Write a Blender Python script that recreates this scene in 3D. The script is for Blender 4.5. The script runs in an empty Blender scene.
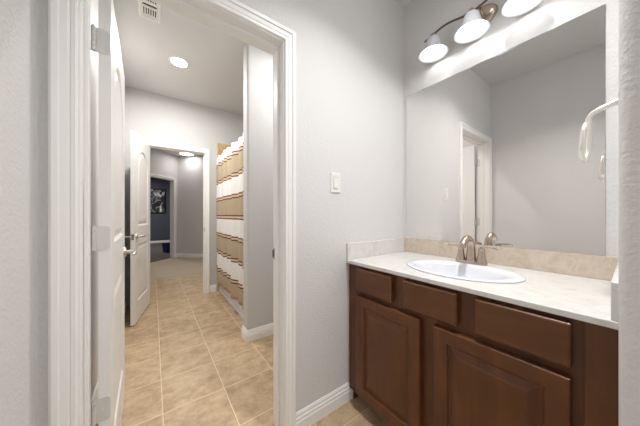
import bpy, bmesh, math, random
from mathutils import Vector, Matrix
random.seed(7)
S = bpy.context.scene
COL = S.collection
PI = math.pi

# ------------------------------------------------------------------ camera, world, exposure
CAMZ = 1.147
YAW = math.radians(36.1)
cam_d = bpy.data.cameras.new('camera'); cam = bpy.data.objects.new('camera', cam_d); COL.objects.link(cam)
cam.location = (0, 0, CAMZ); cam.rotation_euler = (PI/2, 0, -YAW)
cam_d.sensor_fit = 'HORIZONTAL'; cam_d.sensor_width = 36.0; cam_d.lens = 36*229/640
cam_d.shift_y = 2/640; cam_d.clip_start = .01; cam_d.clip_end = 60
S.camera = cam
W = bpy.data.worlds.new('world'); S.world = W; W.use_nodes = True
bg = W.node_tree.nodes['Background']; bg.inputs[0].default_value = (.97, .985, 1, 1); bg.inputs[1].default_value = .38
S.view_settings.view_transform = 'Standard'; S.view_settings.look = 'None'
S.view_settings.exposure = 1.32; S.view_settings.gamma = 1.0
try: S.view_settings.use_curve_mapping = False
except Exception: pass
BULB = 6.0        # vanity bulbs
CAN = 222.0         # recessed ceiling light
HALL = 9.0         # flush hall light

# ------------------------------------------------------------------ materials
def lin(c):
    return tuple((v/255/12.92 if v/255 <= .04045 else ((v/255+.055)/1.055)**2.4) for v in c)
def mat(name, rgb, rough=.5, metal=0.0, spec=.5):
    m = bpy.data.materials.new(name); m.use_nodes = True
    b = m.node_tree.nodes['Principled BSDF']
    b.inputs['Base Color'].default_value = (*lin(rgb), 1); b.inputs['Roughness'].default_value = rough
    b.inputs['Metallic'].default_value = metal; b.inputs['Specular IOR Level'].default_value = spec
    return m
def nt(m): return m.node_tree, m.node_tree.nodes['Principled BSDF']
def coords(t, scale=(1, 1, 1), kind='Object'):
    tc = t.nodes.new('ShaderNodeTexCoord'); mp = t.nodes.new('ShaderNodeMapping')
    mp.inputs['Scale'].default_value = scale; t.links.new(tc.outputs[kind], mp.inputs[0]); return mp.outputs[0]
def noise(t, vec, scale, detail=4, rough=.5, dist=0):
    n = t.nodes.new('ShaderNodeTexNoise'); n.inputs['Scale'].default_value = scale
    n.inputs['Detail'].default_value = detail; n.inputs['Roughness'].default_value = rough
    n.inputs['Distortion'].default_value = dist; t.links.new(vec, n.inputs['Vector']); return n.outputs['Fac']
def ramp(t, fac, stops):
    r = t.nodes.new('ShaderNodeValToRGB'); t.links.new(fac, r.inputs[0])
    e = r.color_ramp.elements
    while len(e) < len(stops): e.new(.5)
    for i, (p, c) in enumerate(stops): e[i].position = p; e[i].color = (*lin(c), 1)
    return r.outputs[0]
def bump(t, b, h, strength, dist):
    n = t.nodes.new('ShaderNodeBump'); n.inputs['Strength'].default_value = strength; n.inputs['Distance'].default_value = dist
    t.links.new(h, n.inputs['Height']); t.links.new(n.outputs[0], b.inputs['Normal'])
def mathn(t, op, a, b=None):
    n = t.nodes.new('ShaderNodeMath'); n.operation = op
    for i, v in enumerate((a, b)):
        if v is None: continue
        if isinstance(v, (int, float)): n.inputs[i].default_value = v
        else: t.links.new(v, n.inputs[i])
    return n.outputs[0]
def mixc(t, fac, a, b):
    n = t.nodes.new('ShaderNodeMix'); n.data_type = 'RGBA'
    if isinstance(fac, (int, float)): n.inputs[0].default_value = fac
    else: t.links.new(fac, n.inputs[0])
    for i, v in ((6, a), (7, b)):
        if isinstance(v, tuple): n.inputs[i].default_value = (*lin(v), 1)
        else: t.links.new(v, n.inputs[i])
    return n.outputs[2]

def paint(name, rgb, st=.36):
    m = mat(name, rgb, .62, 0, .3); t, b = nt(m); v = coords(t)
    h = noise(t, v, 95, 3, .55); bump(t, b, h, st, .006); return m
M_wall = paint('wall_paint', (223, 222, 221))
M_wall2 = paint('bath_wall_paint', (208, 207, 206), .2)
M_hall = paint('hall_wall_paint', (214, 211, 210), .2)
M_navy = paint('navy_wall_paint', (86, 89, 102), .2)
M_ceil = paint('ceiling_paint', (217, 216, 216), .3)
M_trim = mat('white_trim_paint', (247, 246, 244), .36)
M_door = mat('white_door_paint', (243, 242, 240), .4)
M_white = mat('white_plastic', (238, 237, 233), .35)
M_nickel = mat('brushed_nickel', (196, 182, 168), .26, 1.0)
M_chrome = mat('polished_nickel', (244, 240, 235), .3, .8)
M_satin = mat('satin_door_hardware', (206, 202, 197), .3, 1.0)
M_bronze = mat('aged_bronze', (118, 100, 88), .3, 1.0)
M_hinge = mat('satin_hinge_metal', (222, 221, 218), .35, .15)
M_steel = mat('dull_steel', (150, 146, 140), .4, .9)
M_ductshade = mat('duct_shade', (30, 28, 26), .8)  # near black standing for the shade inside the vent duct
M_porc = mat('white_porcelain', (232, 234, 240), .12)
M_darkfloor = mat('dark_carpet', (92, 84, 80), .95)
M_black = mat('black_frame', (20, 20, 22), .4)
M_blue = mat('blue_fabric', (30, 62, 120), .8)

def tile_mat():
    m = mat('beige_floor_tile', (190, 160, 122), .42); t, b = nt(m); v = coords(t)
    sx = t.nodes.new('ShaderNodeSeparateXYZ'); t.links.new(v, sx.inputs[0])
    P = .335
    def cell(o, off):
        u = mathn(t, 'DIVIDE', mathn(t, 'SUBTRACT', o, off), P)
        fl = mathn(t, 'FLOOR', u); fr = mathn(t, 'SUBTRACT', u, fl)
        d = mathn(t, 'MINIMUM', fr, mathn(t, 'SUBTRACT', 1.0, fr)); return fl, d
    cx, dx = cell(sx.outputs[0], .046); cy, dy = cell(sx.outputs[1], 1.60)
    d = mathn(t, 'MINIMUM', dx, dy)
    g = mathn(t, 'LESS_THAN', d, .008)
    cb = t.nodes.new('ShaderNodeCombineXYZ'); t.links.new(cx, cb.inputs[0]); t.links.new(cy, cb.inputs[1])
    wn = t.nodes.new('ShaderNodeTexWhiteNoise'); t.links.new(cb.outputs[0], wn.inputs[0])
    vs = t.nodes.new('ShaderNodeVectorMath'); vs.operation = 'SCALE'; t.links.new(wn.outputs['Color'], vs.inputs[0]); vs.inputs['Scale'].default_value = 7
    va = t.nodes.new('ShaderNodeVectorMath'); t.links.new(v, va.inputs[0]); t.links.new(vs.outputs[0], va.inputs[1])
    mp = t.nodes.new('ShaderNodeMapping'); mp.inputs['Scale'].default_value = (1, 1.25, 1); t.links.new(va.outputs[0], mp.inputs[0])
    n1 = noise(t, mp.outputs[0], 9, 9, .7, .15); n2 = noise(t, mp.outputs[0], 45, 4, .65)
    f = mathn(t, 'ADD', mathn(t, 'MULTIPLY', n1, .8), mathn(t, 'MULTIPLY', n2, .2))
    f = mathn(t, 'ADD', f, mathn(t, 'MULTIPLY', mathn(t, 'SUBTRACT', wn.outputs['Value'], .5), .07))
    c = ramp(t, f, [(.30, (150, 124, 94)), (.46, (179, 153, 120)), (.56, (194, 169, 136)), (.72, (210, 188, 158))])
    c = mixc(t, g, c, (220, 200, 166)); t.links.new(c, b.inputs['Base Color'])
    hgt = mathn(t, 'MINIMUM', mathn(t, 'MULTIPLY', d, 40.0), 1.0)
    hgt = mathn(t, 'ADD', hgt, mathn(t, 'MULTIPLY', n1, .35)); bump(t, b, hgt, .35, .003)
    return m
M_tile = tile_mat()
def carpet_mat():
    m = mat('beige_carpet', (196, 180, 160), .95, 0, .1); t, b = nt(m); v = coords(t)
    n = noise(t, v, 180, 4, .7); t.links.new(ramp(t, n, [(.3, (172, 155, 134)), (.7, (208, 194, 174))]), b.inputs['Base Color']); bump(t, b, n, .8, .01); return m
M_carpet = carpet_mat()
def wood_mat(name, rot):
    m = mat(name, (88, 52, 32), .34, 0, .45); t, b = nt(m)
    v = coords(t, (3, 16, 1.8) if rot else (3, 1.8, 16))
    n = noise(t, v, 1.6, 6, .6, .8); v2 = coords(t); n2 = noise(t, v2, 5, 3, .5)
    f = mathn(t, 'ADD', mathn(t, 'MULTIPLY', n, .55), mathn(t, 'MULTIPLY', n2, .45))
    t.links.new(ramp(t, f, [(.28, (78, 47, 24)), (.5, (97, 59, 31)), (.72, (116, 72, 38))]), b.inputs['Base Color'])
    return m
M_woodv = wood_mat('brown_maple_upright', True)
M_woodh = wood_mat('brown_maple_level', False)
def marble_mat(name, a, bb, c3, sc):
    m = mat(name, a, .22); t, b = nt(m); v = coords(t, (1, 1, 1.0))
    n = noise(t, v, sc, 8, .65, 1.6); t.links.new(ramp(t, n, [(.34, c3), (.48, bb), (.62, a)]), b.inputs['Base Color']); return m
M_marble = marble_mat('cream_marble_top', (226, 225, 223), (222, 220, 217), (214, 210, 205), 11)
M_splash = marble_mat('beige_marble_splash', (218, 205, 190), (211, 197, 181), (199, 184, 166), 18)
M_surround = marble_mat('tan_tub_tile', (214, 186, 140), (202, 172, 124), (184, 152, 104), 9)
def mirror_mat():
    return mat('mirror_silver', (243, 242, 240), .012, 1.0)
M_mirror = mirror_mat()
M_silver = mat('mirror_edge_bare_glass', (226, 230, 232), .18, .55)
def emit(name, rgb, s):
    m = bpy.data.materials.new(name); m.use_nodes = True; t = m.node_tree
    for n in list(t.nodes): t.nodes.remove(n)
    o = t.nodes.new('ShaderNodeOutputMaterial'); e = t.nodes.new('ShaderNodeEmission')
    e.inputs[0].default_value = (*rgb, 1); e.inputs[1].default_value = s; t.links.new(e.outputs[0], o.inputs[0]); return m
M_bulb = emit('bulb_glow', (1, .985, .97), BULB)
M_can = emit('can_glow', (1, .985, .955), CAN)
M_darkroomfill = emit('dark_room_fill_glow', (1, .97, .95), 100.0)  # glow of an unseen fill light added in the dark room
M_vanityfill = emit('vanity_fill_glow', (1, .985, .965), 6.0)  # glow of the fill light added over the vanity
M_vestibulefill = emit('vestibule_fill_glow', (1, .97, .95), 30.0)  # glow of the fill light added past the far doorway
M_nookfill = emit('nook_fill_glow', (1, .98, .96), 105.0)  # glow of the fill light added in the hidden nook
M_hallglow = emit('hall_glow', (1, .97, .95), HALL)
def frosted():
    m = bpy.data.materials.new('frosted_white_glass'); m.use_nodes = True; t = m.node_tree
    b = t.nodes['Principled BSDF']; b.inputs['Base Color'].default_value = (*lin((212, 214, 219)), 1); b.inputs['Roughness'].default_value = .25
    tr = t.nodes.new('ShaderNodeBsdfTranslucent'); tr.inputs[0].default_value = (*lin((226, 228, 234)), 1)
    v = coords(t); n = noise(t, v, 30, 4, .6, 1.0)
    mx = t.nodes.new('ShaderNodeMixShader'); t.links.new(mathn(t, 'MULTIPLY', n, .13), mx.inputs[0])
    t.links.new(b.outputs[0], mx.inputs[1]); t.links.new(tr.outputs[0], mx.inputs[2])
    t.links.new(mx.outputs[0], t.nodes['Material Output'].inputs[0]); return m
M_shade = frosted()
def curtain_mat():
    m = mat('striped_curtain_cloth', (230, 226, 220), .85, 0, .15); t, b = nt(m); v = coords(t)
    sx = t.nodes.new('ShaderNodeSeparateXYZ'); t.links.new(v, sx.inputs[0])
    u = mathn(t, 'DIVIDE', mathn(t, 'SUBTRACT', sx.outputs[2], .14), .245)
    fl = mathn(t, 'FLOOR', u); fr = mathn(t, 'SUBTRACT', u, fl)
    par = mathn(t, 'MODULO', fl, 2.0)
    w = noise(t, coords(t, (60, 60, 600)), 1, 2, .5)
    tan = ramp(t, w, [(.3, (178, 160, 135)), (.7, (196, 180, 156))])
    c = mixc(t, par, tan, (240, 238, 235))
    d = mathn(t, 'MINIMUM', fr, mathn(t, 'SUBTRACT', 1.0, fr))
    up = mathn(t, 'GREATER_THAN', fr, .5)
    near = mathn(t, 'LESS_THAN', d, .105); inner = mathn(t, 'LESS_THAN', d, .045)
    c = mixc(t, near, c, mixc(t, up, (118, 62, 50), (102, 70, 56)))
    c = mixc(t, inner, c, (214, 196, 168))
    t.links.new(c, b.inputs['Base Color']); bump(t, b, w, .3, .002); return m
M_curtain = curtain_mat()
def poster_mat():
    m = mat('grey_abstract_print', (60, 60, 62), .5); t, b = nt(m)
    v = coords(t, (3.0, 1, 2.2)); n = noise(t, v, 1.6, 5, .7, 1.4)
    t.links.new(ramp(t, n, [(.44, (16, 16, 19)), (.52, (70, 70, 74)), (.60, (235, 235, 238))]), b.inputs['Base Color']); return m
M_poster = poster_mat()

# ------------------------------------------------------------------ mesh helpers
def finish(bm, name, m, parent=None, smooth=False, bevel=0, loc=None):
    bmesh.ops.remove_doubles(bm, verts=bm.verts, dist=1e-6)
    bmesh.ops.recalc_face_normals(bm, faces=bm.faces)
    me = bpy.data.meshes.new(name); bm.to_mesh(me); bm.free()
    o = bpy.data.objects.new(name, me); COL.objects.link(o); me.materials.append(m)
    if smooth:
        for p in me.polygons: p.use_smooth = True
        if smooth == 'auto':
            try: me.set_sharp_from_angle(angle=math.radians(38))
            except Exception: pass
    if bevel:
        md = o.modifiers.new('bevel', 'BEVEL'); md.width = bevel; md.segments = 2; md.limit_method = 'ANGLE'
    if parent: o.parent = parent
    if loc: o.location = loc
    return o
def box(bm, x0, x1, y0, y1, z0, z1, M=None):
    v = [bm.verts.new((x, y, z)) for x in (x0, x1) for y in (y0, y1) for z in (z0, z1)]
    if M:
        for q in v: q.co = M @ q.co
    for f in ((0, 1, 3, 2), (4, 6, 7, 5), (0, 4, 5, 1), (2, 3, 7, 6), (0, 2, 6, 4), (1, 5, 7, 3)):
        bm.faces.new([v[i] for i in f])
def prism(bm, pts, z0, z1):
    a = [bm.verts.new((x, y, z0)) for x, y in pts]; b = [bm.verts.new((x, y, z1)) for x, y in pts]
    n = len(pts)
    bm.faces.new(a[::-1]); bm.faces.new(b)
    for i in range(n): bm.faces.new((a[i], a[(i+1) % n], b[(i+1) % n], b[i]))
def bridge(bm, loops, closed=True, cap0=False, cap1=False):
    for a, b in zip(loops, loops[1:]):
        n = len(a)
        for i in range(n if closed else n-1): bm.faces.new((a[i], a[(i+1) % n], b[(i+1) % n], b[i]))
    if cap0: bm.faces.new(loops[0][::-1])
    if cap1: bm.faces.new(loops[-1])
def lathe(bm, prof, c=(0, 0, 0), n=32, sx=1, sy=1, cap0=False, cap1=False, M=None):
    loops = []
    for r, z in prof:
        L = []
        for i in range(n):
            a = 2*PI*i/n; p = Vector((r*sx*math.cos(a), r*sy*math.sin(a), z))
            if M: p = M @ p
            L.append(bm.verts.new(p+Vector(c)))
        loops.append(L)
    bridge(bm, loops, True, cap0, cap1)
def tube(bm, pts, rad, n=12, flat=1.0, cap=True, ref=(0, 0, 1)):
    pts = [Vector(p) for p in pts]; loops = []; ref = Vector(ref)
    rs = rad if isinstance(rad, (list, tuple)) else [rad]*len(pts)
    for i, p in enumerate(pts):
        t = (pts[min(i+1, len(pts)-1)]-pts[max(i-1, 0)]).normalized()
        u = t.cross(ref)
        if u.length < 1e-3: u = t.cross(Vector((1, 0, 0)))
        u.normalize(); w = u.cross(t).normalized()
        loops.append([bm.verts.new(p+u*rs[i]*math.cos(2*PI*k/n)+w*rs[i]*flat*math.sin(2*PI*k/n)) for k in range(n)])
    bridge(bm, loops, True, cap, cap)
def torus(bm, M, R, r, n=40, k=10, sx=1, sy=1):
    loops = []
    for i in range(n):
        a = 2*PI*i/n
        loops.append([bm.verts.new(M @ Vector(((R*math.cos(a))*sx+r*math.cos(2*PI*j/k)*math.cos(a), R*math.sin(a)*sy+r*math.cos(2*PI*j/k)*math.sin(a), r*math.sin(2*PI*j/k)))) for j in range(k)])
    bridge(bm, loops+[loops[0]], True)
def smooth_path(ctrl, n=10):
    P = [Vector(c) for c in ctrl]; P = [2*P[0]-P[1]]+P+[2*P[-1]-P[-2]]; out = []
    for i in range(1, len(P)-2):
        for k in range(n):
            t = k/n; a, b, c, d = P[i-1:i+3]
            out.append(.5*((2*b)+(c-a)*t+(2*a-5*b+4*c-d)*t*t+(3*b-a-3*c+d)*t**3))
    out.append(P[-2]); return out
def tag(o, label, cat, group=None, kind=None):
    o['label'] = label; o['category'] = cat
    if group: o['group'] = group
    if kind: o['kind'] = kind
    return o
def empty(name, loc, rz=0):
    o = bpy.data.objects.new(name, None); COL.objects.link(o); o.location = loc; o.rotation_euler = (0, 0, rz); o.empty_display_size = .05; return o
def struct(o, label=None, cat=None):
    o['kind'] = 'structure'
    if label: o['label'] = label
    if cat: o['category'] = cat
    return o

BASE = [(0, 0), (.015, 0), (.015, .058), (.012, .064), (.012, .077), (.008, .083), (.008, .094), (.003, .105), (0, .105)]
def sweep(bm, path, prof):
    """sweep a (left offset, height) profile along a floor path with mitred corners"""
    P = [Vector((x, y)) for x, y in path]; loops = []
    for i, p in enumerate(P):
        d0 = (P[i]-P[i-1]).normalized() if i else (P[1]-P[0]).normalized()
        d1 = (P[i+1]-P[i]).normalized() if i < len(P)-1 else d0
        n0 = Vector((-d0.y, d0.x)); n1 = Vector((-d1.y, d1.x)); m = (n0+n1)
        m = m/max(m.dot(n0), .2)
        loops.append([bm.verts.new((p.x+m.x*u, p.y+m.y*u, z)) for u, z in prof])
    bridge(bm, loops, True, True, True)
CAS = [(0, 0), (0, .009), (.005, .012), (.016, .012), (.020, .009), (.026, .012), (.046, .014), (.051, .019), (.066, .020), (.074, .016), (.077, .010), (.077, 0)]
CAS = [(u*.8, v*1.12) for u, v in CAS]
def casing(bm, o, U, N, x0, x1, z, rev=.005):
    """three-sided mitred casing round an opening; o origin, U along the wall, N out of it"""
    o, U, N = Vector(o), Vector(U), Vector(N); Z = Vector((0, 0, 1))
    x0 -= rev; x1 += rev; z += rev; loops = [[], [], [], []]
    for u, v in CAS:
        for L, (a, h) in zip(loops, ((x0-u, 0), (x0-u, z+u), (x1+u, z+u), (x1+u, 0))):
            L.append(bm.verts.new(o+U*a+N*v+Z*h))
    bridge(bm, loops, True, True, True)
def jamb(bm, o, U, N, x0, x1, z, depth, stop=None):
    """jamb liner set into the wall; N points from near face into the wall"""
    o, U, N = Vector(o), Vector(U), Vector(N)
    M = Matrix((U.to_4d(), N.to_4d(), Vector((0, 0, 1, 0)), Vector((0, 0, 0, 1)))).transposed()
    M = Matrix.Translation(o) @ Matrix(((U.x, N.x, 0, 0), (U.y, N.y, 0, 0), (0, 0, 1, 0), (0, 0, 0, 1)))
    t = .018
    box(bm, x0-t, x0, 0, depth, 0, z+t, M); box(bm, x1, x1+t, 0, depth, 0, z+t, M); box(bm, x0, x1, 0, depth, z, z+t, M)
    if stop:
        a, b = stop
        box(bm, x0, x0+.011, a, b, 0, z-.011, M); box(bm, x1-.011, x1, a, b, 0, z-.011, M); box(bm, x0, x1, a, b, z-.011, z, M)

# ------------------------------------------------------------------ dimensions
YA, TA = 1.05, .12           # partition with the doorway
XB = 1.564                   # mirror wall
XL = -.28                    # left wall
CH = 2.743                   # ceiling
DX0, DX1, DH = -.189, .535, 2.03
YD, TD = 3.70, .11           # far bathroom wall
EX0, EX1, EH = -.066, .612, 2.045
YR = .020                    # face of the near right wall
# ------------------------------------------------------------------ structure
C = Vector((.55, 7.33)); d1q = Vector((-1, -1)).normalized()
bm = bmesh.new(); box(bm, -1.4, 2.6, -1.2, 5.05, -.1, 0); struct(finish(bm, 'floor', M_tile), 'beige mottled stone tile floor with pale grout', 'floor')
bm = bmesh.new(); box(bm, -3.4, 3.2, 5.05, 11.6, -.1, .004); struct(finish(bm, 'floor_hall', M_carpet), 'beige carpet of the hall beyond the far doorway', 'floor')
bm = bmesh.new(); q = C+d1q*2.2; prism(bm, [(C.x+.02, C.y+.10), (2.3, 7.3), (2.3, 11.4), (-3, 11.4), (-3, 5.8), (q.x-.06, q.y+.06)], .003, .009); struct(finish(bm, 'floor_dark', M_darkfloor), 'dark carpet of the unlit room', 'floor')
bm = bmesh.new(); box(bm, -3.4, 3.2, -1.2, 11.6, CH, CH+.1); struct(finish(bm, 'ceiling', M_ceil), 'off white textured ceiling', 'ceiling')

bm = bmesh.new()
box(bm, XL, DX0-.018, YA, YA+TA, 0, CH); box(bm, DX1+.018, XB, YA, YA+TA, 0, CH); box(bm, DX0-.018, DX1+.018, YA, YA+TA, DH+.018, CH)
struct(finish(bm, 'wall_middle', M_wall), 'greige partition wall with the doorway and light switch', 'wall')
bm = bmesh.new(); box(bm, XB, XB+.12, -.1, YD, 0, CH); struct(finish(bm, 'wall_right', M_wall), 'greige wall behind the vanity mirror', 'wall')
bm = bmesh.new(); box(bm, XL-.12, XL, -1.2, YD, 0, CH); struct(finish(bm, 'wall_left', M_wall), 'greige wall at the left edge of the view', 'wall')
def arc(cx, cy, r, a0, a1, n=6): return [(cx+r*math.cos(math.radians(a0+(a1-a0)*i/n)), cy+r*math.sin(math.radians(a0+(a1-a0)*i/n))) for i in range(n+1)]
bm = bmesh.new(); r = .022; xe = .80
prism(bm, [(XB+.12, -1.2), (XB+.12, -.1), (XB, -.10), (XB, YR)]+arc(xe+r, YR-r, r, 90, 180)+[(xe, -1.2)], 0, CH)  # unseen stretch behind the camera extended to keep light off the wall end
struct(finish(bm, 'wall_near', M_wall, smooth='auto'), 'near greige wall end with a rounded corner beside the vanity', 'wall')
bm = bmesh.new(); r = .02; xs = .690; y0, y1 = 2.06, 2.19
prism(bm, [(XB, y0), (XB, y1)]+arc(xs+r, y1-r, r, 90, 180)+arc(xs+r, y0+r, r, 180, 270), 0, CH)
struct(finish(bm, 'wall_tub', M_wall2, smooth='auto'), 'greige wing wall with rounded end beside the tub', 'wall')
bm = bmesh.new()
box(bm, XL, EX0-.018, YD, YD+TD, 0, CH); box(bm, EX1+.018, XB+.12, YD, YD+TD, 0, CH); box(bm, EX0-.018, EX1+.018, YD, YD+TD, EH+.018, CH)
struct(finish(bm, 'wall_far', M_wall2), 'pale far wall of the bath room with a doorway', 'wall')
# tile surround of the tub (thin tile on three walls)
bm = bmesh.new(); box(bm, .785, XB-.01, YD-.012, YD, 0, 2.23); box(bm, XB-.012, XB, 2.19, YD, 0, 2.23)
struct(finish(bm, 'wall_tile', M_surround), 'tan tile surround above the tub', 'wall')

# hall beyond
d1 = Vector((-1, -1)).normalized(); d2 = Vector((1, -1)).normalized()
def wall_seg(name, a, b, t, side, m, label, z0=0, z1=CH, bm=None, done=True):
    a, b = Vector(a), Vector(b); d = (b-a).normalized(); n = Vector((-d.y, d.x))*t*side
    own = bm or bmesh.new()
    prism(own, [tuple(a), tuple(b), tuple(b+n), tuple(a+n)] if side > 0 else [tuple(b), tuple(a), tuple(a+n), tuple(b+n)], z0, z1)
    if done: return struct(finish(own, name, m), label, 'wall')
S0, S1 = .14, .95
bmw = bmesh.new()
for a, b, z0 in ((0, S0-.018, 0), (S0-.018, S1+.018, DH+.018+.03), (S1+.018, 2.3, 0)):
    wall_seg('', C+d1*a, C+d1*b, .12, -1, None, '', z0, CH, bmw, False)
struct(finish(bmw, 'wall_hall_left', M_hall), 'grey angled hall wall with a doorway to a dark room', 'wall')
wall_seg('wall_hall_right', C, C+d2*2.6, .12, 1, M_hall, 'grey angled hall wall lit by the hall light')
bmw = bmesh.new(); box(bmw, -1.2, -1.08, YD+TD, 5.75, 0, CH); struct(finish(bmw, 'wall_hall_near_left', M_hall), 'left hall wall behind the far door', 'wall')
bmw = bmesh.new(); box(bmw, 2.3, 2.42, YD, 11.4, 0, CH); struct(finish(bmw, 'wall_hall_side', M_hall), 'right hall wall out of sight', 'wall')
bmw = bmesh.new(); box(bmw, -1.2, XL, YD, YD+TD, 0, CH); box(bmw, XB+.12, 2.42, YD, YD+TD, 0, CH); struct(finish(bmw, 'wall_hall_end', M_hall), 'hall side of the bath wall', 'wall')
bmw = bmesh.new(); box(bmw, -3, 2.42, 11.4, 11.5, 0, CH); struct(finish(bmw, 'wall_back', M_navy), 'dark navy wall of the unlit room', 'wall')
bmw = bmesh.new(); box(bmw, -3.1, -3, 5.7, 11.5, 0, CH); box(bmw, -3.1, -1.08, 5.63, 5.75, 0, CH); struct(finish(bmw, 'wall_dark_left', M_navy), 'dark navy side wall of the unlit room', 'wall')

# baseboards
def baseb(name, path, label):
    bm = bmesh.new(); sweep(bm, path, BASE); struct(finish(bm, name, M_trim), label, 'baseboard')
VX = .990  # cabinet face
baseb('baseboard_middle', [(VX+.055, YA), (DX1+.067, YA)], 'white stepped baseboard under the light switch')
baseb('baseboard_left', [(XL, 3.66), (XL, 1.18)], 'white baseboard behind the open door')
baseb('baseboard_near', [(XL, YA), (XL, -1.2)], 'white baseboard at the left edge')
baseb('baseboard_tub', [(XB, 2.06), (xs+.006, 2.06), (xs, 2.066), (xs, 2.184), (xs+.006, 2.19), (.78, 2.19)], 'white baseboard wrapping the wing wall')
baseb('baseboard_far', [(.76, YD), (EX1+.067, YD)], 'white baseboard beside the far doorway')
baseb('baseboard_hall', [tuple(C+d2*2.5), tuple(C), tuple(C+d1*(S0-.067))], 'white baseboard round the hall corner')
baseb('baseboard_dark', [(2.2, 11.4), (-2.9, 11.4)], 'white baseboard in the dark room')

# door frames
bm = bmesh.new(); jamb(bm, (0, YA, 0), (1, 0, 0), (0, 1, 0), DX0, DX1, DH, TA, (.045, .081))
t1 = struct(finish(bm, 'trim_1', M_trim, bevel=.0015), 'white door frame of the near doorway', 'door frame')
bm = bmesh.new(); casing(bm, (0, YA, 0), (1, 0, 0), (0, -1, 0), DX0, DX1, DH); finish(bm, 'casing', M_trim, t1)
bm = bmesh.new(); casing(bm, (0, YA+TA, 0), (1, 0, 0), (0, 1, 0), DX0, DX1, DH); finish(bm, 'casing', M_trim, t1)
bm = bmesh.new(); box(bm, DX1-.002, DX1+.001, YA+.088, YA+.112, .905, .965); box(bm, DX1-.006, DX1, YA+.112, YA+.122, .915, .955)
finish(bm, 'strike_plate', M_steel, t1, bevel=.001)
bm = bmesh.new(); jamb(bm, (0, YD, 0), (1, 0, 0), (0, 1, 0), EX0, EX1, EH, TD, (.040, .075))
t2 = struct(finish(bm, 'trim_2', M_trim), 'white door frame of the far doorway', 'door frame')
bm = bmesh.new(); casing(bm, (0, YD, 0), (1, 0, 0), (0, -1, 0), EX0, EX1, EH); finish(bm, 'casing', M_trim, t2)
bm = bmesh.new(); casing(bm, (0, YD+TD, 0), (1, 0, 0), (0, 1, 0), EX0, EX1, EH); finish(bm, 'casing', M_trim, t2)
bm = bmesh.new(); box(bm, EX1-.002, EX1+.001, YD+.008, YD+.034, .90, .96); finish(bm, 'strike_plate', M_steel, t2)
bm = bmesh.new(); nrm = Vector((1, -1, 0)).normalized()
jamb(bm, (C.x, C.y, 0), (d1.x, d1.y, 0), tuple(-nrm), S0, S1, DH+.03, .12)
t3 = struct(finish(bm, 'trim_3', M_trim), 'white door frame of the dark room', 'door frame')
bm = bmesh.new(); casing(bm, (C.x, C.y, 0), (d1.x, d1.y, 0), tuple(nrm), S0, S1, DH+.03); finish(bm, 'casing', M_trim, t3)

# ------------------------------------------------------------------ panel doors
def panel_outline(x0, x1, z0, zs, zt, d, n=16):
    """closed loop inset by d: bottom-left, bottom-right, then the arched top right to left"""
    x0 += d; x1 -= d; z0 += d; zs -= d; zt -= d
    pts = [(x0, z0), (x1, z0)]
    for i in range(n+1):
        u = 1-i/n; pts.append((x0+(x1-x0)*u, zs+(zt-zs)*(1-(2*u-1)**2)))
    return pts
def door_leaf(name, Wd, loc, rz, thick, labels, lever_side_out=True):
    """leaf from x=0 (hinge edge) to Wd, y from 0 to thick (signed); both faces panelled"""
    H0, H1 = .012, 2.018
    bm = bmesh.new(); a, b = .115, Wd-.115
    panels = [(a, b, 1.03, 1.72, 1.87), (a, b, .225, .835, .835)]
    steps = [(0, 0), (.006, .004), (.014, .009), (.024, .009), (.046, .003), (.052, .002)]
    rings = []
    for y, s in ((0, 1), (thick, -1)):
        sgn = s*(1 if thick > 0 else -1)
        out = [bm.verts.new(p) for p in ((0, y, H0), (Wd, y, H0), (Wd, y, H1), (0, y, H1))]; rings.append(out)
        edges = [bm.edges.new((out[i], out[(i+1) % 4])) for i in range(4)]
        for p in panels:
            loops = [[bm.verts.new((x, y+sgn*dep, z)) for x, z in panel_outline(*p, ins)] for ins, dep in steps]
            n = len(loops[0]); edges += [bm.edges.new((loops[0][i], loops[0][(i+1) % n])) for i in range(n)]
            bridge(bm, loops, True, False, True)
            # bridge made edges already; nothing else to do
        bmesh.ops.triangle_fill(bm, use_beauty=True, use_dissolve=False, edges=edges)
    A, B = rings
    for i in range(4): bm.faces.new((A[i], A[(i+1) % 4], B[(i+1) % 4], B[i]))
    o = finish(bm, name, M_door, None); o.location = loc; o.rotation_euler = (0, 0, rz)
    struct(o, labels[0], 'door')
    # lever sets on both faces, latch on the free edge
    for y, s in ((0, -1 if thick > 0 else 1), (thick, 1 if thick > 0 else -1)):
        bm = bmesh.new(); R = Matrix.Rotation(-s*PI/2, 4, 'X')
        lathe(bm, [(.0, .013), (.018, .013), (.028, .010), (.032, .004), (.032, 0)], (Wd-.06, y, .92), 24, M=R)
        lathe(bm, [(.011, .008), (.010, .05)], (Wd-.06, y, .92), 16, M=R)
        pts = smooth_path([(Wd-.056, y+s*.052, .92), (Wd-.075, y+s*.056, .922), (Wd-.12, y+s*.055, .922), (Wd-.168, y+s*.050, .914)], 6)
        tube(bm, pts, [.011]*5+[.0095]*(len(pts)-7)+[.008, .006], 10)
        finish(bm, 'door_handle', M_satin, o, smooth='auto')
    bm = bmesh.new(); ym = thick/2; box(bm, Wd-.001, Wd+.0015, ym-.012, ym+.012, .89, .95); box(bm, Wd, Wd+.010, ym-.006, ym+.006, .91, .93)
    finish(bm, 'latch', M_steel, o, bevel=.001)
    return o
DZ = math.radians(91.2)
door1 = door_leaf('door_1', .718, (-.165, YA+TA+.010, 0), DZ, -.035, ['open white two panel door hinged on the left jamb'])
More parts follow.
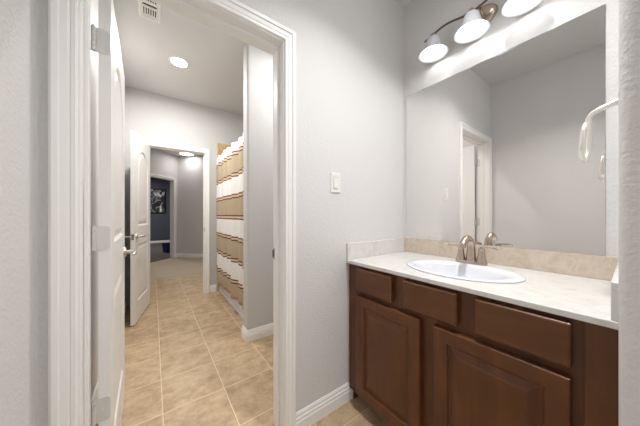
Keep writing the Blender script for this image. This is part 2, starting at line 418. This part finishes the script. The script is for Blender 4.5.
for z in (1.80, 1.06, .415):
    bm = bmesh.new()
    # leaf let into the hinge edge with rounded corners
    y0, y1, zz = -.033, .009, .045; pts = arc(y0+.012, -zz+.012, .012, 180, 270, 4)+[(y1, -zz), (y1, zz)]+arc(y0+.012, zz-.012, .012, 90, 180, 4)
    f0 = [bm.verts.new((-.0022, a, z+b)) for a, b in pts]; f1 = [bm.verts.new((.0005, a, z+b)) for a, b in pts]
    bridge(bm, [f1, f0], True, True, True)
    for k in range(5): lathe(bm, [(.0, -.0082), (.0068, -.0082), (.0068, .0082), (.0, .0082)], (-.003, .013, z-.036+k*.018), 12)
    lathe(bm, [(0, 0), (.004, .001), (.0045, .004), (.0, .007)], (-.003, .013, z+.045), 10)
    for sy, sz in ((-.022, .03), (-.012, .0), (-.022, -.03)):
        lathe(bm, [(.0035, 0), (.0028, .0012), (0, .0014)], (-.0022, sy, z+sz), 10, M=Matrix.Rotation(-PI/2, 4, 'Y'))
    finish(bm, 'hinge', M_hinge, door1, smooth='auto')
    bm = bmesh.new(); box(bm, DX0-.0005, DX0+.0022, YA+TA-.034, YA+TA, z-.045, z+.045); finish(bm, 'hinge_plate', M_hinge, t1, bevel=.0008)
door2 = door_leaf('door_2', .672, (EX0+.003, YD-.006, 0), math.radians(-100.6), .035, ['open white arched panel door of the far doorway'])
for z in (1.80, 1.06, .30):
    bm = bmesh.new(); lathe(bm, [(0, -.045), (.006, -.045), (.006, .045), (0, .045)], (-.003, -.003, z), 12); finish(bm, 'hinge', M_hinge, door2, smooth='auto')

# ------------------------------------------------------------------ vanity
def rect_rings(bm, y0, y1, z0, z1, x, rings, cap=True):
    loops = []
    for ins, dep in rings:
        loops.append([bm.verts.new((x+dep, a, b)) for a, b in ((y1-ins, z0+ins), (y0+ins, z0+ins), (y0+ins, z1-ins), (y1-ins, z1-ins))])
    bridge(bm, loops, True, True, True)
CT = .871  # counter top height
van = tag(empty('vanity_cabinet', (VX, .53, 0)), 'dark brown wood vanity cabinet with raised panel doors under the marble counter', 'cabinet')
def vpart(bm, name, m, label=None, bevel=0):
    o = finish(bm, name, m, van, bevel=bevel)
    for v in o.data.vertices: v.co -= Vector((VX, .53, 0))
    if label: o['label'] = label
    return o
Y0, Y1 = YR+.004, YA-.003
bm = bmesh.new()
box(bm, VX+.02, XB-.004, Y0, Y0+.018, .0, CT-.022); box(bm, VX+.02, XB-.004, Y1-.018, Y1, .0, CT-.022)
box(bm, VX+.02, XB-.004, Y0, Y1, .09, .108); box(bm, VX+.07, VX+.085, Y0, Y1, 0, .09); box(bm, XB-.012, XB-.004, Y0, Y1, .1, CT-.022)
vpart(bm, 'carcass', M_woodv)
bm = bmesh.new()  # face frame with stiles and rails
zt = CT-.022
box(bm, VX, VX+.02, Y0, Y1, .088, zt)
vpart(bm, 'face_frame', M_woodv)
bm = bmesh.new(); box(bm, VX-.012, VX, Y0, .082, .085, zt-.001); vpart(bm, 'filler_strip', M_woodv, bevel=.002)
bm = bmesh.new(); box(bm, VX-.004, VX+.07, Y0, Y1, .078, .088); vpart(bm, 'base_rail', M_woodh)
DF = [(0, .029), (0, .005), (.002, .002), (.006, 0), (.012, 0)]
for a, b in ((.106, .347), (.411, .651), (.718, .962)):
    bm = bmesh.new(); rect_rings(bm, a, b, .708, .836, VX-.030, DF); vpart(bm, 'drawer_front', M_woodh)
DR = [(0, .029), (0, .005), (.002, .0015), (.006, 0), (.052, 0), (.056, .004), (.059, .0105), (.066, .011), (.070, .0095), (.092, .002), (.097, .001), (.104, .001)]
for a, b in ((.107, .503), (.566, .960)):
    bm = bmesh.new(); rect_rings(bm, a, b, .102, .678, VX-.030, DR); vpart(bm, 'cabinet_door', M_woodv)

# counter with an oval cut-out
SX, SY, SA, SB = 1.247, .525, .203, .258
ctop = tag(empty('countertop', (XB, YA, CT)), 'cream marble vanity counter with low backsplash on the brown cabinet', 'countertop')
def cpart(bm, name, m, bevel=0, smooth=False):
    o = finish(bm, name, m, ctop, bevel=bevel, smooth=smooth)
    for v in o.data.vertices: v.co -= Vector((XB, YA, CT))
    return o
CX0, CX1, CY0, CY1 = .964, XB-.001, YR+.001, YA-.001
angs = sorted([2*PI*i/72 for i in range(72)]+[math.atan2(cy-SY, cx-SX) % (2*PI) for cx in (CX0, CX1) for cy in (CY0, CY1)])
def rect_hit(a):
    c, s = math.cos(a), math.sin(a); k = 1e9
    if c > 1e-9: k = min(k, (CX1-SX)/c)
    if c < -1e-9: k = min(k, (CX0-SX)/c)
    if s > 1e-9: k = min(k, (CY1-SY)/s)
    if s < -1e-9: k = min(k, (CY0-SY)/s)
    return SX+c*k, SY+s*k
def ell(a, f):
    c, s = math.cos(a), math.sin(a); k = 1/math.sqrt((c/(SA*f))**2+(s/(SB*f))**2); return SX+c*k, SY+s*k
bm = bmesh.new(); L = []
for fn, z in ((lambda a: ell(a, .93), CT-.02), (lambda a: ell(a, .93), CT), (rect_hit, CT), (rect_hit, CT-.02), (lambda a: ell(a, .93), CT-.02)):
    L.append([bm.verts.new((*fn(a), z)) for a in angs])
bridge(bm, L, True); cpart(bm, 'counter_slab', M_marble, bevel=.003)
BSH = .101
bm = bmesh.new(); box(bm, XB-.017, XB-.001, CY0+.016, CY1-.016, CT, CT+BSH); cpart(bm, 'backsplash', M_splash, bevel=.002)
bm = bmesh.new(); box(bm, CX0+.002, XB-.001, CY1-.016, CY1, CT, CT+BSH); cpart(bm, 'side_splash', M_marble, bevel=.002)
bm = bmesh.new(); box(bm, CX0+.002, XB-.001, CY0, CY0+.015, CT, CT+BSH); cpart(bm, 'side_splash', M_marble, bevel=.002)

# sink
sink = tag(empty('sink', (SX, SY, CT)), 'white oval drop-in porcelain sink set in the marble counter', 'sink')
bm = bmesh.new()
loops = []
for f, z, dx in ((.985, 0, 0), (1.0, .002, 0), (.995, .006, 0), (.975, .008, 0), (.93, .0085, -.002), (.86, .008, -.008), (.80, .006, -.014), (.775, .001, -.018), (.755, -.010, -.020), (.72, -.035, -.021), (.65, -.075, -.022), (.52, -.110, -.022), (.36, -.130, -.020), (.18, -.140, -.018), (.10, -.143, -.018),
                 (.10, -.15, -.018), (.40, -.142, -.02), (.60, -.115, -.022), (.72, -.075, -.022), (.78, -.02, -.02), (.82, -.003, -.01), (.985, 0, 0)):
    loops.append([bm.verts.new((f*SA*math.cos(2*PI*i/72)+dx, f*SB*math.sin(2*PI*i/72), z)) for i in range(72)])
bridge(bm, loops, True)
finish(bm, 'basin', M_porc, sink, smooth=True)
bm = bmesh.new(); lathe(bm, [(.0, -.1405), (.015, -.140), (.021, -.1415), (.024, -.1435), (.024, -.149), (0, -.149)], (-.018, 0, 0), n=24); finish(bm, 'drain', M_nickel, sink, smooth='auto')

# faucet
fau = tag(empty('faucet', (1.428, .534, CT+.0075)), 'brushed nickel two handle arched faucet behind the sink', 'faucet')
bm = bmesh.new(); n = 40; loops = []
for k, (f, z) in enumerate(((1, 0), (1, .008), (.93, .014), (.80, .017))):
    lo = []
    for i in range(n):
        a = 2*PI*i/n; c, s = math.cos(a), math.sin(a); e = .55
        lo.append(bm.verts.new((.027*f*abs(c)**e*(1 if c > 0 else -1), .077*(f*.3+.7 if k else 1)*abs(s)**e*(1 if s > 0 else -1), z)))
    loops.append(lo)
bridge(bm, loops, True, True, True); finish(bm, 'base_plate', M_nickel, fau, smooth='auto')
bm = bmesh.new()
path = smooth_path([(.0, 0, .012), (.003, 0, .05), (.004, 0, .090), (-.006, 0, .122), (-.032, 0, .142), (-.068, 0, .140), (-.098, 0, .118), (-.108, 0, .100)], 6)
N = len(path); rr = [.023-.0085*min(1, (i/N)/.5) for i in range(N)]
tube(bm, path, rr, 16, 1.15, ref=(0, 1, 0)); finish(bm, 'spout', M_nickel, fau, smooth='auto')
for s in (1, -1):
    bm = bmesh.new(); lathe(bm, [(.026, .010), (.0245, .018), (.019, .045), (.0155, .068), (.0145, .078), (.0155, .082), (.0145, .089), (.006, .093), (0, .093)], (0, s*.051, 0), 20)
    h = finish(bm, 'faucet_handle', M_nickel, fau, smooth='auto')
    bm = bmesh.new(); pts = smooth_path([(0, s*.045, .090), (-.002, s*.072, .093), (-.004, s*.100, .094), (-.006, s*.122, .091)], 5)
    tube(bm, pts, [.0095-.0035*i/len(pts) for i in range(len(pts))], 10, .7); finish(bm, 'lever', M_nickel, h, smooth='auto')
bm = bmesh.new(); tube(bm, [(.022, 0, .01), (.022, 0, .06)], .0025, 8); lathe(bm, [(0, 0), (.005, .002), (.005, .007), (0, .010)], (.022, 0, .058), 12); finish(bm, 'lift_rod', M_nickel, fau, smooth='auto')

# ------------------------------------------------------------------ mirror
MY0, MY1, MZ0, MZ1 = .072, 1.021, CT+BSH+.001, 2.047
mir = tag(empty('wall_mirror', (XB, (MY0+MY1)/2, MZ0)), 'large frameless wall mirror resting on the vanity backsplash', 'mirror')
bm = bmesh.new(); top = []
def wob(y):
    b = 0
    for c, w, h in ((.80, .055, -.006), (.60, .050, -.008), (.885, .012, -.005), (.42, .06, -.011), (.235, .03, -.003)):
        b += h*math.exp(-((y-c)/w)**2)
    return b
n = 120
yy = [MY0+(MY1-MY0)*i/n for i in range(n+1)]
for x0, x1, name, m, fn in ((XB-.006, XB-.0002, 'mirror_glass', M_mirror, wob), (XB-.0052, XB-.0002, 'bare_edge', M_silver, lambda y: 0)):
    bm = bmesh.new()
    pts = [(MY0, MZ0)]+[(MY1, MZ0)]+[(y, MZ1+fn(y)) for y in reversed(yy)]
    if name == 'bare_edge': pts = [(MY0, MZ1-.03), (MY1, MZ1-.03), (MY1, MZ1), (MY0, MZ1)]
    f0 = [bm.verts.new((x0, a, b)) for a, b in pts]; f1 = [bm.verts.new((x1, a, b)) for a, b in pts]
    bridge(bm, [f0, f1], True, True, True)
    o = finish(bm, name, m, mir)
    for v in o.data.vertices: v.co -= Vector((XB, (MY0+MY1)/2, MZ0))
o['label'] = 'bare desilvered top edge'

# ------------------------------------------------------------------ vanity light
LX, LZ = 1.462, 2.185
LY = (.765, .545, .318)
vl = tag(empty('vanity_light', (XB, LY[1], LZ+.12)), 'three lamp vanity light with wavy bar and frosted bell shades over the mirror', 'wall lamp')
O = Vector((XB, LY[1], LZ+.12))
def lpart(bm, name, m, parent=vl, smooth='auto'):
    o = finish(bm, name, m, parent, smooth=smooth)
    for v in o.data.vertices: v.co -= O
    return o
BZ = LZ+.132
bm = bmesh.new(); R = Matrix.Rotation(-PI/2, 4, 'Y')
lathe(bm, [(0, .024), (.6, .024), (.85, .020), (.97, .012), (1, .004), (1, 0), (0, 0)], (XB-.0005, LY[1], BZ-.01), 40, sx=.062, sy=.098, M=Matrix.Rotation(-PI/2, 4, 'Y') @ Matrix.Diagonal((1, 1, 1, 1)))
# lathe above scales radii only in its own axes; height axis is the wall normal
lpart(bm, 'backplate', M_nickel)
bm = bmesh.new(); ctrl = []
for i in range(25):
    u = i/24; y = LY[0]+.065-(LY[0]-LY[2]+.13)*u
    ctrl.append((LX+.012, y, BZ+.004+.013*math.sin((u*2-.22)*2*PI)))
tube(bm, ctrl, .0065, 10); lpart(bm, 'bar', M_bronze)
for s in (-.03, .03):
    bm = bmesh.new(); tube(bm, smooth_path([(XB-.02, LY[1]+s, BZ-.01), (LX+.05, LY[1]+s, BZ+.006), (LX+.012, LY[1]+s*1.2, BZ+.002)], 5), .006, 10); lpart(bm, 'arm', M_nickel)
def bell(out=0):
    return [(.020, .108), (.030, .105), (.037, .096), (.041, .082), (.044, .068), (.049, .052), (.058, .035), (.070, .019), (.081, .006), (.086, .0)]
for y in LY:
    c = (LX, y, LZ)
    bm = bmesh.new(); lathe(bm, [(0, .134), (.010, .134), (.012, .128), (.018, .121), (.021, .110), (.021, .100), (0, .100)], c, 24); lpart(bm, 'socket', M_nickel)
    bm = bmesh.new(); prof = bell()+[(.0835, .001)]+[(r-.0035, z+.001) for r, z in bell()[::-1][1:]]
    lathe(bm, prof, c, 48); sh = lpart(bm, 'lamp_shade', M_shade, smooth=True)
    bm = bmesh.new(); lathe(bm, [(0, -.004), (.014, -.001), (.024, .008), (.028, .021), (.027, .034), (.021, .054), (.014, .074), (.013, .101), (0, .101)], c, 24); lpart(bm, 'bulb', M_bulb, sh, smooth=True)

# ------------------------------------------------------------------ towel ring, switch
TX = 1.20
tr = tag(empty('towel_ring', (TX, YR, 1.512)), 'bright metal towel ring on the near right wall beside the mirror', 'towel ring')
bm = bmesh.new(); lathe(bm, [(0, .010), (.018, .010), (.024, .006), (.026, 0), (0, 0)], (0, 0, 0), 28, M=Matrix.Rotation(-PI/2, 4, 'X')); finish(bm, 'wall_plate', M_chrome, tr, smooth='auto')
bm = bmesh.new(); pts = smooth_path([(0, .004, 0), (0, .030, -.008), (0, .055, -.018), (0, .070, -.034), (0, .073, -.060)], 6)
tube(bm, pts, [.010-.003*i/len(pts) for i in range(len(pts))], 14, ref=(1, 0, 0)); finish(bm, 'arm', M_chrome, tr, smooth='auto')
bm = bmesh.new(); loops = []; n = 56
ring = []
for i in range(n):
    a = 2*PI*i/n+PI/2; c, s = math.cos(a), math.sin(a); e = .72
    ring.append(Vector((.074*abs(c)**e*(1 if c > 0 else -1), .073+.010*(1-s)*.5, -.116+.056*abs(s)**e*(1 if s > 0 else -1))))
for i in range(n):
    t = (ring[(i+1) % n]-ring[i-1]).normalized(); u = Vector((0, 1, 0)); w = t.cross(u).normalized()
    loops.append([bm.verts.new(ring[i]+u*.0068*math.cos(2*PI*k/10)+w*.0068*math.sin(2*PI*k/10)) for k in range(10)])
bridge(bm, loops+[loops[0]], True); finish(bm, 'ring', M_chrome, tr, smooth=True)

sw = tag(empty('light_switch', (.878, YA, 1.338)), 'white rocker light switch on the wall between doorway and vanity', 'light switch')
def plate(bm, hw, hh, d0, d1, ins):
    L = []
    for h, v, d in ((hw, hh, d0), (hw, hh, d0-(d0-d1)*-.4 if False else (d0+d1)/2), (hw-ins, hh-ins, d1)):
        L.append([bm.verts.new((a, -d, b)) for a, b in ((-h, -v), (h, -v), (h, v), (-h, v))])
    bridge(bm, L, True, True, True)
bm = bmesh.new(); plate(bm, .037, .059, 0, .007, .004); finish(bm, 'switch_plate', M_white, sw)
bm = bmesh.new(); box(bm, -.0185, .0185, -.0072, -.0064, -.0345, .0345); finish(bm, 'recess', M_steel, sw)
bm = bmesh.new(); v = [bm.verts.new(p) for p in ((-.0165, -.0065, -.033), (.0165, -.0065, -.033), (.0165, -.0115, -.033), (-.0165, -.0115, -.033), (-.0165, -.0065, .033), (.0165, -.0065, .033), (.0165, -.008, .033), (-.0165, -.008, .033))]
for f in ((0, 1, 2, 3), (7, 6, 5, 4), (0, 4, 5, 1), (3, 2, 6, 7), (1, 5, 6, 2), (0, 3, 7, 4)): bm.faces.new([v[i] for i in f])
finish(bm, 'rocker', M_white, sw)

# ------------------------------------------------------------------ ceiling fittings
for (lx, ly, lab, m) in ((.22, 2.80, 'round recessed ceiling light glowing above the bath room floor', M_can), (1.12, 1.62, 'added fill light in the nook behind the partition wall', M_nookfill), (.81, .27, 'added fill light above the vanity counter', M_vanityfill)):  # nook and vanity lights are unseen, added to brighten the rooms
    rc = tag(empty('recessed_light', (lx, ly, CH)), lab, 'ceiling light')
    bm = bmesh.new(); lathe(bm, [(.068, -.001), (.072, -.006), (.088, -.005), (.094, 0), (.068, 0)], n=40); finish(bm, 'trim_ring', M_white, rc, smooth='auto')
    bm = bmesh.new(); lathe(bm, [(0, -.004), (.050, -.0035), (.068, -.002)], n=40); finish(bm, 'lens', m, rc, smooth=True)
    if m is M_vanityfill:
        ld = bpy.data.lights.new('vanity_fill_beam', 'AREA'); ld.shape = 'DISK'; ld.size = .13; ld.energy = 5.4; ld.spread = math.radians(120); ld.color = (1, .985, .965)  # area lamp carrying the added fill over the vanity
        lo = bpy.data.objects.new('vanity_fill_beam', ld); COL.objects.link(lo); lo.parent = rc; lo.location = (0, 0, -.008)
vx0, vx1, vy0, vy1 = -.092, .051, 2.03, 2.33
vt = tag(empty('ceiling_vent', ((vx0+vx1)/2, (vy0+vy1)/2, CH)), 'white metal ceiling air vent with dark slots', 'air vent')
hx, hy = (vx1-vx0)/2, (vy1-vy0)/2
bm = bmesh.new(); L = []
for ix, z in ((0, 0), (0, -.004), (.008, -.009), (.026, -.009), (.028, -.002)):
    L.append([bm.verts.new((a, b, z)) for a, b in ((-hx+ix, -hy+ix*1.6), (hx-ix, -hy+ix*1.6), (hx-ix, hy-ix*1.6), (-hx+ix, hy-ix*1.6))])
bridge(bm, L, True); finish(bm, 'frame', M_white, vt)
bm = bmesh.new(); box(bm, -hx+.02, hx-.02, -hy+.03, hy-.03, -.002, -.0005); finish(bm, 'duct_shade_sheet', M_ductshade, vt)  # no hole here: a dark sheet paints the shade of the duct
bm = bmesh.new()
ys = .06
for s in (-1, 1):
    for i in range(7):
        x = -.044+.088*i/6; box(bm, x-.0038, x+.0038, min(s*.010, s*.092) if False else (ys-.032 if s > 0 else -ys-.03), (ys+.045 if s > 0 else -ys+.03), -.0085, -.003)
box(bm, -hx+.022, hx-.022, ys+.030, hy-.035, -.009, -.003); box(bm, -hx+.022, hx-.022, -hy+.035, -ys-.030, -.009, -.003)
box(bm, -hx+.022, hx-.022, ys-.062, ys-.040, -.009, -.003); box(bm, -hx+.022, hx-.022, -ys+.01, ys-.085, -.009, -.003)
finish(bm, 'louvres', M_white, vt)
for (lx, ly, lab, m) in ((.70, 6.84, 'white flush ceiling light glowing in the far hall', M_hallglow), (.45, 4.75, 'added fill light just beyond the far doorway', M_vestibulefill), (-.6, 9.6, 'dim added fill light in the dark room', M_darkroomfill)):  # last two are unseen fill lights added for the hall and dark room
    hl = tag(empty('flush_ceiling_light', (lx, ly, CH)), lab, 'ceiling light')
    bm = bmesh.new(); lathe(bm, [(.165, 0), (.170, -.010), (.165, -.022), (.152, -.022), (.150, -.014), (0, -.014)], n=32); finish(bm, 'base', M_white, hl, smooth='auto')
    bm = bmesh.new(); lathe(bm, [(.150, -.0142), (.10, -.017), (.05, -.018), (0, -.0185)], n=32); finish(bm, 'diffuser', m, hl, smooth=True)

# ------------------------------------------------------------------ tub, curtain
tub = tag(empty('bathtub', (.80, 2.95, 0)), 'white alcove bathtub behind the striped shower curtain', 'bathtub')
bm = bmesh.new(); L = []
tx0, tx1, ty0, ty1 = 0.0, XB-.80-.013, -.755, .735
def rr_loop(ins, z, r):
    pts = []
    for cx, cy, a in ((tx0+ins+r, ty0+ins+r, 180), (tx1-ins-r, ty0+ins+r, 270), (tx1-ins-r, ty1-ins-r, 0), (tx0+ins+r, ty1-ins-r, 90)):
        pts += arc(cx, cy, r, a, a+90, 5)
    return [bm.verts.new((x, y, z)) for x, y in pts]
for ins, z, r in ((0, 0, .004), (0, .03, .004), (.006, .036, .004), (.006, .36, .006), (.003, .39, .008), (.010, .402, .010), (.07, .402, .08), (.085, .39, .08), (.11, .25, .09), (.14, .12, .1), (.20, .09, .1)):
    L.append(rr_loop(ins, z, r))
bridge(bm, L, True, True, True); finish(bm, 'tub_shell', M_porc, tub, smooth='auto')
rod = tag(empty('curtain_rod', (.800, 2.95, 1.965)), 'chrome shower rod holding the striped curtain', 'curtain rod')
bm = bmesh.new(); tube(bm, [(0, -.758, 0), (0, .746, 0)], .0125, 14, ref=(1, 0, 0)); finish(bm, 'pole', M_chrome, rod, smooth='auto')
for y, s in ((-.759, 1), (.747, -1)):
    bm = bmesh.new(); lathe(bm, [(.03, 0), (.03, .006), (.018, .012), (.014, .02)], (0, y, 0), 20, cap0=True, M=Matrix.Rotation(-s*PI/2, 4, 'X')); finish(bm, 'flange', M_chrome, rod, smooth='auto')
cur = tag(empty('shower_curtain', (.765, 2.95, 0)), 'white and tan striped shower curtain with thin brown lines', 'shower curtain')
bm = bmesh.new(); ny, nz = 160, 40; grid = []
CYA, CYB = 2.235, 3.625
for j in range(nz+1):
    v = j/nz; z = .185+v*1.80; row = []
    for i in range(ny+1):
        u = i/ny; y = CYA+(CYB-CYA)*u
        ph = 2*PI*(u*7.5+.3*math.sin(u*9)); amp = .024+.010*math.sin(u*23)
        x = .765+amp*math.sin(ph)*(1-.25*v)+.006*math.sin(3*v+u*14)*(1-v)
        y2 = y+.012*math.cos(ph)
        sag = -.010*(1-abs(math.sin(PI*u*12)))*v**10
        row.append(bm.verts.new((x-.765, y2-2.95, z+sag)))
    grid.append(row)
for a, b in zip(grid, grid[1:]):
    for i in range(ny): bm.faces.new((a[i], a[i+1], b[i+1], b[i]))
o = finish(bm, 'cloth', M_curtain, cur, smooth=True)
md = o.modifiers.new('thick', 'SOLIDIFY'); md.thickness = .002
for k in range(12):
    bm = bmesh.new(); y = CYA+(CYB-CYA)*(k+.5)/12-2.95
    torus(bm, Matrix.Translation((.030, y, 1.955)) @ Matrix.Rotation(PI/2, 4, 'X') @ Matrix.Rotation(.1, 4, 'Y'), .024, .0022, 20, 6, 1, 1.1); finish(bm, 'hook', M_chrome, cur, smooth=True)

# ------------------------------------------------------------------ things in the dark room
pc = tag(empty('framed_picture', (-.07, 11.4, 1.22)), 'black framed black and white print on the dark navy wall', 'picture')
pw, ph_ = 1.0, 1.0
bm = bmesh.new(); L = []
for ins, y in ((0, 0), (0, -.025), (.035, -.028), (.04, -.012)):
    L.append([bm.verts.new((a, y, b)) for a, b in ((-pw/2+ins, ins), (pw/2-ins, ins), (pw/2-ins, ph_-ins), (-pw/2+ins, ph_-ins))])
bridge(bm, L, True, True); finish(bm, 'frame', M_black, pc)
bm = bmesh.new(); box(bm, -pw/2+.04, pw/2-.04, -.014, -.010, .04, ph_-.04); finish(bm, 'print', M_poster, pc)
bb = tag(empty('storage_box', (.40, 8.35, .004), .4), 'small blue fabric storage box on the dark room floor', 'box')
bm = bmesh.new(); L = []
for s, z in ((.12, 0), (.14, .28), (.143, .29), (.135, .29), (.115, .02)):
    L.append([bm.verts.new((a*s, b*s, z)) for a, b in ((-1, -1), (1, -1), (1, 1), (-1, 1))])
bridge(bm, L, True, True, True); finish(bm, 'body', M_blue, bb, bevel=.01)
bm = bmesh.new(); tube(bm, smooth_path([(-.05, -.137, .22), (-.045, -.155, .19), (.045, -.155, .19), (.05, -.137, .22)], 5), .007, 8); finish(bm, 'handle', M_blue, bb, smooth='auto')
